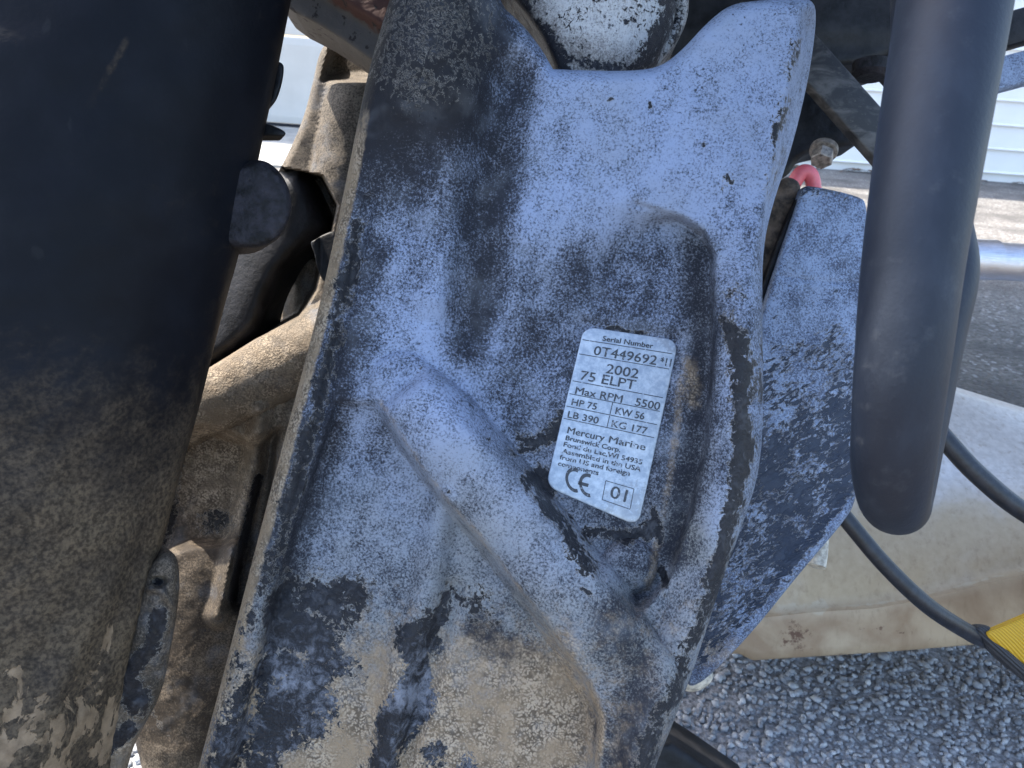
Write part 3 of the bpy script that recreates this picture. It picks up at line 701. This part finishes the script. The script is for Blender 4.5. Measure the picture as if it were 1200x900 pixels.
relief('mount_boss', bo, .392, lambda x, y: .012*ridge(x, y, [(190, 660), (165, 760), (120, 900)], 55)+.004*ridge(x, y, [(176, 690), (190, 692), (203, 710)], 7)-.006*blob(x, y, 186, 682, 9, 7)**.5+.004*(fbm(x, y, 18)-.5), MAT['far'], hroot, step=3, er=10, drop=.008, thick=.05, back=cf-.7*cr,
    attrs={'chip': lambda x, y: np.maximum.reduce([.95*ridge(x, y, [(187, 722), (178, 760), (160, 778), (150, 790)], 16)**.6, .95*blob(x, y, 158, 815, 34, 26, 60)**.6, .9*blob(x, y, 185, 682, 8, 6)**.5, .9*ridge(x, y, [(150, 855), (120, 885)], 14)**.5]), 'scale': lambda x, y: .15+.5*ss(780, 900, y), 'grime': lambda x, y: .25+0*x})

# ------------------------------------------------------------------ far bracket seen between housing and subject
fo = [(392, 47), (384, 48), (374, 62), (366, 100), (354, 145), (327, 202), (300, 240), (215, 330), (170, 560), (150, 640), (145, 780), (156, 862), (168, 905), (190, 1040), (330, 1040), (470, 420), (520, 180), (500, 60), (440, 56)]
voidp = [(378, 205), (330, 196), (200, 300), (200, 460), (246, 432), (300, 398), (352, 372), (372, 340), (388, 275), (396, 240)]
def far_h(x, y):
    h = np.zeros(x.shape)
    inner = [(396, 94), (384, 135), (372, 188), (340, 206)]
    d, t, s = pl_dist(x, y, [(400, 92), (386, 135), (372, 190)])
    h -= .030*ss(0, 1, ss(60, 100, y)*0+1)*ss(372, 382, x+.28*(y-100))*ss(98, 84, y)         # dark notch under the rusty bar
    h += .017*np.sqrt(np.clip(1-(np.abs(x-(418-.20*(y-90)))/34)**2, 0, 1))*ss(88, 102, y)*ss(262, 205, y-.6*(x-360))
    h -= .13*ss(-1, 7, poly_sd(x, y, voidp))
    h += .085*np.sqrt(np.clip(1-((x-385)/72)**2, 0, 1))*ss(285, 315, y+.3*(x-340))*ss(-1, 7, poly_sd(x, y, voidp))
    d, t, s = pl_dist(x, y, [(190, 492), (250, 462), (320, 428), (440, 372)])
    h += .030*np.sqrt(np.clip(1-(d/44)**2, 0, 1))
    low = [(180, 505), (240, 498), (292, 515), (330, 500), (320, 600), (296, 720), (262, 716), (275, 640), (225, 640), (200, 650), (150, 660)]
    h -= .022*ss(-4, 12, poly_sd(x, y, low))
    h += .019*ridge(x, y, [(306, 487), (296, 550), (277, 640), (262, 700), (255, 722)], 19)
    h += .010*ridge(x, y, [(240, 620), (215, 760), (200, 1000)], 80)*ss(600, 680, y)
    h += .003*(fbm(x, y, 40)-.5)+.0010*(fbm(x, y, 9)-.5)*ss(600, 660, y)
    return h
frt = empty('far_bracket', P(260, 1040, .56), 'tan dusty casting with a slanting tube between dark housing and blue bracket', 'bracket')
relief('casting', fo, .52, far_h, MAT['far'], frt, step=2.5, er=8, drop=.008, thick=.05,
    attrs={'chip': lambda x, y: np.maximum.reduce([.02+0*x, .9*ridge(x, y, [(303, 560), (288, 625), (272, 700)], 9)**.6, .62*blob(x, y, 250, 612, 34, 18)**.5, .6*ridge(x, y, [(214, 540), (204, 600), (192, 640)], 10), .5*ridge(x, y, [(178, 835), (196, 862)], 8)]),
           'scale': lambda x, y: .25+.35*ss(330, 420, y)*ss(560, 480, y)+.55*blob(x, y, 255, 560, 70, 90)**.6, 'grime': lambda x, y: .05+.5*ss(560, 640, y)*fbm(x, y, 20)+.8*blob(x, y, 240, 570, 60, 90)**.5})
relief('void_shade_fill', [(352, 190), (362, 206), (378, 240), (388, 262), (378, 278), (352, 300), (332, 322), (318, 352), (310, 392), (240, 440), (180, 440), (180, 250), (300, 215)], .535, lambda x, y: .010*ridge(x, y, [(350, 200), (330, 280), (250, 430)], 60), MAT['blackmetal'], frt, step=4, er=22, drop=.022, thick=.03)  # black piece standing in for the deep shade inside the void
relief('gasket_flap', [(363, 284), (369, 281), (380, 274), (396, 269), (394, 340), (378, 330), (371, 312), (369, 298)], .475, lambda x, y: -.004*ss(369, 376, x), MAT['blackmetal'], frt, step=3, er=3, drop=.001, thick=.004)

# ------------------------------------------------------------------ rusty bar at the top, swivel knuckle
rr = relief('rusty_bar', [(300, -90), (318, -5), (345, 15, 1), (386, 36), (434, 70, 1), (470, 92), (560, 60), (560, -90)], .47,
    lambda x, y: .012*ss(4, 22, pl_dist(x, y, [(300, -26), (372, 3), (450, 52), (520, 96)])[0]*pl_dist(x, y, [(300, -26), (372, 3), (450, 52), (520, 96)])[2]*-1)+.002*(fbm(x, y, 20)-.5), MAT['rust'], None, step=4, er=4, drop=.003, thick=.035,
    attrs={'rust': lambda x, y: .15+.75*ss(0, 20, -pl_dist(x, y, [(300, -26), (372, 3), (450, 52), (520, 96)])[0]*pl_dist(x, y, [(300, -26), (372, 3), (450, 52), (520, 96)])[2])})
tag(rr, 'rust blotched grey bar crossing behind the top left of blue bracket', 'bar')
kn = empty('swivel_knuckle', P(690, 110, .47), 'rounded knuckle with chipped off white paint above the scooped bracket edge', 'swivel')
relief('ball', [(560, -130), (575, -40), (592, -8), (620, 22), (640, 55), (660, 110), (748, 110), (768, 84), (782, 58), (792, 24), (790, -30), (780, -130)], .468, lambda x, y: .040*np.sqrt(np.clip(1-((x-690)/112)**2-((y+60)/190)**2, 0, 1))+.001*(fbm(x, y, 15)-.5), MAT['knuckle'], kn, step=3, er=10, drop=.008, thick=.04,
    attrs={'chip': lambda x, y: np.maximum.reduce([.34+0*x, .72*ridge(x, y, [(784, -20), (780, 35), (755, 75)], 26)**.6, .70*ridge(x, y, [(600, 0), (640, 45), (665, 90)], 22)**.6, .6*ridge(x, y, [(660, 70), (740, 82)], 16)]), 'scale': lambda x, y: .25*ridge(x, y, [(610, 0), (650, 60)], 30), 'grime': lambda x, y: .5*ridge(x, y, [(600, 0), (650, 60), (740, 85)], 40)})
relief('collar', [(780, -60), (806, -30), (808, 10), (802, 34), (790, 54), (772, 76), (750, 100), (735, 96), (760, 60), (774, 20)], .48, lambda x, y: .008*ridge(x, y, [(800, -40), (800, 15), (780, 60)], 20), MAT['knuckle'], kn, step=3, er=6, drop=.005, thick=.03,
    attrs={'chip': lambda x, y: .52+0*x, 'scale': lambda x, y: .1+0*x, 'grime': lambda x, y: .2+0*x})
relief('seat_ring', [(545, -90), (562, -10), (590, 10), (618, 40), (640, 76), (650, 105), (690, 110), (668, 70), (640, 30), (604, -20), (590, -90)], .487, lambda x, y: .006*ridge(x, y, [(575, -20), (620, 25), (650, 75)], 20), MAT['far'], kn, step=4, er=6, drop=.005, thick=.03,
    attrs={'chip': lambda x, y: .3+0*x, 'scale': lambda x, y: .15+0*x, 'grime': lambda x, y: .8+0*x})

# ------------------------------------------------------------------ right-hand clamp plate
cpo = [(940, 220, 1), (948, 217), (1008, 230), (1016, 240), (1018, 300), (1014, 420), (1008, 540), (1003, 586), (992, 608), (940, 668), (884, 738), (846, 778), (822, 800), (806, 806), (795, 780), (830, 600), (862, 470), (885, 390), (908, 318), (926, 262)]
cp = empty('clamp_plate', P(880, 806, .50), 'blue black flaking clamp plate between the blue bracket and the thick hose', 'bracket')
relief('plate', cpo, lambda x, y: .478+.00006*(x-900)-.00002*(y-400), lambda x, y: .0035*ridge(x, y, [(1000, 595), (940, 660), (880, 735), (830, 790)], 22)+.0015*(fbm(x, y, 60)-.5)-.0012*ridge(x, y, [(915, 323), (945, 328), (1015, 333)], 4)+.0008*(fbm(x, y, 12)-.5), MAT['plate_side'], cp, step=3.5, er=6, drop=.004, thick=.022,
    attrs={'chip': lambda x, y: np.maximum(.06+.56*ss(260, 560, y), .50*ss(250, 215, y))-.42*ridge(x, y, [(1003, 592), (942, 664), (882, 738), (820, 798)], 14)-.1*ss(900, 870, x),
           'scale': lambda x, y: .65*blob(x, y, 835, 760, 60, 45)**.7, 'grime': lambda x, y: .02+.2*fbm(x, y, 40)*ss(260, 400, y)})
relief('packing_strip', [(916, 206), (934, 210), (940, 222), (925, 262), (908, 312), (890, 380), (872, 420), (872, 300), (896, 240)], .495, lambda x, y: .004*(fbm(x, y, 14)-.5), MAT['wood'], cp, step=3.5, er=4, drop=.003, thick=.02)
relief('gap_strip', [(938, 224), (930, 262), (905, 322), (884, 400), (876, 396), (898, 318), (922, 255)], .488, None, MAT['blackmetal'], cp, step=4, er=3, drop=.003, thick=.02)  # thin black strip filling the dark slot beside the plate
relief('anode', [(780, 770), (812, 776), (832, 784), (838, 792), (828, 806), (812, 812), (796, 808), (780, 800)], .47, lambda x, y: .004*blob(x, y, 815, 795, 25, 15), MAT['stain'], cp, step=3, er=6, drop=.005, thick=.02)
o = tube('stud', [P(962, 600, .545), P(960, 640, .54), P(957, 664, .535)], .0062, MAT['stain'], cp, 16, 3)

# ------------------------------------------------------------------ dark hardware behind the upper right
ub = relief('mount_block', [(770, -120), (775, 60), (800, 85), (900, 80), (985, 78, 1), (1010, 76), (1075, 56, 1), (1088, 70), (1096, 140), (1128, 140), (1140, -120)], .64, lambda x, y: .003*(fbm(x, y, 60)-.5)+.004*ss(60, 30, y), MAT['blackmetal'], None, step=6, er=8, drop=.008, thick=.07)
tag(ub, 'black mount block above the slanted scraped bar at upper right', 'block')
def slab(name, x0, x1, y0, y1, z0, z1, r, mat, parent, taper=.06):
    V = []; n = 0
    for z, k in ((z0, .10), (z0+.04, .0), (z1-.06, taper*.6), (z1, taper+.12)):
        ring = []
        for cx, cy, a0 in ((x1-r, y1-r, 0), (x0+r, y1-r, 90), (x0+r, y0+r, 180), (x1-r, y0+r, 270)):
            for q in range(7):
                a = math.radians(a0+q*15); ring.append((cx+r*math.cos(a), cy+r*math.sin(a)))
        mx, my = (x0+x1)/2, (y0+y1)/2; n = len(ring)
        V += [(mx+(x-mx)*(1-k), my+(y-my)*(1-k), z) for x, y in ring]
    F = [[r_*n+i, r_*n+(i+1) % n, (r_+1)*n+(i+1) % n, (r_+1)*n+i] for r_ in range(3) for i in range(n)]+[list(range(n))[::-1], [3*n+i for i in range(n)]]
    return mk(name, V, F, mat, parent, True, 40)
slab('shade_cowl', -.22, .36, .36, .98, .80, 1.35, .12, MAT['blackmetal'], ub)  # out-of-view cowl added to keep sun off bracket and hose
stern_blocker = slab('shade_stern', -.95, 1.5, .99, 3.0, .86, 1.5, .25, MAT['siding'], None, -.05)  # out-of-view stern block added to shade the beam and gravel
tag(stern_blocker, 'unseen white boat stern added above the trailer beam to cast shade', 'boat')
sbar = boxbar('scraped_bar', P(880, -5, .60), P(1046, 182, .585), .030, .012, cr*.75+cu*.65, MAT['wornbar'], None, .002)
tag(sbar, 'scraped black flat bar slanting down behind the thick hose', 'bar')
arm = relief('black_arm', [(880, 90), (955, 98), (1000, 150), (1010, 165), (1000, 172), (958, 176), (935, 186), (925, 205), (905, 215), (870, 200)], .625, lambda x, y: .004*(fbm(x, y, 25)-.5), MAT['blackmetal'], None, step=4, er=8, drop=.006, thick=.03)
tag(arm, 'black bracket arm in shadow holding the small steel bolt', 'arm')
bt = empty('steel_bolt', P(962, 196, .60), 'small dull steel bolt head above the pink tube end', 'bolt')
bdir = P(956, 205, .585)-P(966, 170, .60)
prism('washer', P(966, 174, .600), bdir, .0105, .005, 24, MAT['steel'], bt); prism('head', P(964.6, 180, .590), bdir, .0085, .009, 6, MAT['steel'], bt)
rb = prism('rubber_stop', P(1022, 74, .60), P(1020, 96, .60)-P(1022, 74, .60), .0145, .012, 24, MAT['lug'], None, .3)
tag(rb, 'round dark rubber stop under the black mount block', 'stopper')
pk = tube('pink_tube', [P(920, 235, .575), P(932, 212, .572), P(940, 202, .57), P(948, 203, .57), P(953, 215, .572), P(956, 250, .575)], .0055, MAT['pink'], None, 14, 6)
tag(pk, 'short loop of pink tube poking up behind the clamp plate', 'tube')
sa = boxbar('steering_arm', P(1090, 110, .685), P(1480, 6, .685), .028, .02, cu, MAT['plate_side'], None, .003); tag(sa, 'speckled blue arm crossing the upper right corner above white siding', 'arm')
sg = boxbar('shock_bar', P(1090, 62, .69), P(1480, -46, .69), .03, .02, cu, MAT['blackmetal'], None, .003); tag(sg, 'black bar above the speckled blue arm in upper right corner', 'bar')

# ------------------------------------------------------------------ thick hose loop, cables, strap
hose = tube('thick_hose', [P(1165, -330, .27), P(1142, -160, .255), P(1118, 0, .245), P(1093, 150, .24), P(1070, 300, .238), P(1057, 420, .24), P(1050, 490, .245), P(1046, 540, .252), P(1046, 576, .262), P(1050, 590, .276), P(1056, 582, .289), P(1068, 520, .298), P(1090, 400, .302), P(1106, 320, .305), P(1098, 250, .315), P(1080, 100, .36), P(1075, -60, .40), P(1100, -330, .42)],
    [.0172, .0172, .0168, .0158, .0146, .0137, .0131, .0128, .0118, .0112, .0108, .0112, .0120, .0124, .012, .012, .012, .012], MAT['hose'], None, 36, 10)
tag(hose, 'thick black rubber hose hanging in a loop in front of everything', 'hose')
cb1 = tube('control_cable', [P(900, 480, .60), P(950, 560, .585), P(988, 604, .575), P(1035, 660, .57), P(1085, 708, .57), P(1130, 738, .58), P(1160, 752, .60), P(1230, 770, .66)], .0062, MAT['cable'], None, 18, 8)
tag(cb1, 'lower black cable running from the clamp plate to the yellow strap', 'cable')
cb2 = tube('control_cable', [P(905, 300, .60), P(980, 365, .59), P(1050, 445, .575), P(1105, 512, .565), P(1150, 560, .56), P(1210, 606, .56), P(1330, 670, .57), P(1600, 740, .6), P(1800, 900, .62)], .0072, MAT['cable'], None, 18, 8)
tag(cb2, 'upper black cable running out at the right edge behind the hose', 'cable')
st = empty('ratchet_strap', P(1200, 800, .60), 'yellow webbing strap with black edging at the lower right edge', 'strap')
relief('webbing', [(1150, 742), (1166, 737), (1200, 722), (1330, 668), (1800, 500), (1840, 640), (1500, 760), (1300, 850), (1210, 790), (1186, 768)], .588, lambda x, y: .012*ridge(x, y, [(1160, 740), (1320, 740)], 70), MAT['yellow'], st, step=4, er=4, drop=.002, thick=.004)
relief('edging', [(1140, 735), (1150, 733), (1166, 736), (1178, 756), (1196, 776), (1230, 800), (1300, 850), (1290, 872), (1210, 806), (1172, 776), (1150, 752)], .582, lambda x, y: .004*ridge(x, y, [(1150, 738), (1180, 765), (1290, 860)], 16), MAT['blackweb'], st, step=3, er=4, drop=.003, thick=.005)

# ------------------------------------------------------------------ trailer: stained cross beam, aluminium tube, black foot
def beam():
    X = np.concatenate([np.arange(820, 1210, 4.0), np.arange(1212, 1600, 12.0)])
    top = np.interp(X, [820, 1115, 1200, 1600], [370, 452, 478, 600]); crs = np.interp(X, [820, 892, 960, 1024, 1064, 1120, 1200, 1600], [724, 719, 712, 708, 701, 688, 668, 580]); bot = np.interp(X, [820, 858, 882, 1040, 1136, 1200, 1600], [738, 762, 774, 764, 756, 750, 712])
    crs = np.maximum(crs, top+40); bot = np.maximum(bot, crs+45)
    rows = []; depths = np.interp(X, [820, 1200, 1600], [0, .0, .06])
    for f, dd in ((0, .90), (.04, .865), (.15, .835), (.3, .800), (.45, .772), (.52, .762), (.6, .752), (.68, .7445), (.75, .738), (.82, .734), (.88, .731), (.92, .730), (.95, .729), (.975, .7275)):
        rows.append(P(X, top+(crs-top)*f, dd-depths))
    rows.append(P(X, crs, .724-depths)); rows.append(P(X, crs+5, .716-depths))
    for f in (.2, .35, .5, .65, .8, .97): rows.append(P(X, crs+(bot-crs)*f, .714-depths+.004*f))
    rows.append(P(X, bot, .722-depths)); nf = len(rows)
    PX = [top+(crs-top)*f for f in (0, .04, .15, .3, .45, .52, .6, .68, .75, .82, .88, .92, .95, .975)]+[crs, crs+5]+[crs+(bot-crs)*f for f in (.2, .35, .5, .65, .8, .97)]+[bot]
    rows.append(P(X, bot-2, .74-depths)); rows.append(P(X, crs-30, .93-depths)); rows.append(P(X, top+20, .95-depths)); PX += [bot, crs, top]
    R = len(rows); n = len(X); V = np.concatenate(rows)
    F = []
    for r in range(R):
        s = (r+1) % R
        for i in range(n-1): F.append([r*n+i, r*n+i+1, s*n+i+1, s*n+i][::-1])
    F.append([r*n for r in range(R)]); F.append([r*n+n-1 for r in range(R)][::-1])
    XX = np.tile(X, R); YY = np.concatenate(PX); TT = np.tile(top, R); CC = np.tile(crs, R)
    v = (YY-TT)/(CC-TT)
    at = {'stain': np.clip(.1+.75*ss(.25, .75, v), 0, 1), 'lip': np.clip((YY-CC)/12, 0, 1), 'rust': np.clip(np.maximum.reduce([.62*blob(XX, YY, 933, 746, 40, 34)**.7, .45*ridge(XX, YY, [(1010, 735), (1090, 745)], 14), .55*blob(XX, YY, 888, 742, 12, 14), .62*ss(.93, 1, (YY-CC)/45)*0, .4*ridge(XX, YY, [(882, 774), (1040, 764), (1200, 750)], 5)]), 0, 1),
          'pale': np.clip(np.maximum(.72*ridge(XX, YY, [(885, 716), (962, 711)], 14)*(.5+fbm(XX, YY, 12)), .75*ridge(XX, YY, [(950, 712), (1024, 708), (1064, 700), (1120, 688), (1200, 668)], 9)*(.4+.6*fbm(XX, YY, 40)))+.35*ridge(XX, YY, [(960, 710), (968, 765)], 14), 0, 1)}
    b = mk('trailer_cross_beam', V, F, MAT['beam'], None, True, 60, at)
    import bmesh
    bm = bmesh.new(); bm.from_mesh(b.data); bmesh.ops.recalc_face_normals(bm, faces=bm.faces); bm.to_mesh(b.data); bm.free()
    tag(b, 'tan stained metal trailer beam with rusty lower lip above the gravel', 'trailer beam')
beam()
at_ = empty('aluminium_tube', P(1160, 330, .66), 'shiny aluminium tube behind the hose at right edge', 'tube')
tube('pipe', [P(940, 295, .66), P(1164, 306, .66), P(1300, 313, .66), P(1500, 322, .66)], .0160, MAT['alu'], at_, 28, 4)
tube('sleeve', [P(1040, 299, .66), P(1120, 303, .66), P(1164, 305, .66)], .0172, MAT['alu'], at_, 28, 4)
ft = relief('trailer_foot', [(782, 866), (792, 872), (840, 903), (920, 960), (900, 1120), (700, 1120), (690, 900)], .62, None, MAT['blackmetal'], None, step=8, er=8, drop=.01, thick=.06)
tag(ft, 'black trailer part just showing below the bracket at bottom edge', 'trailer part')
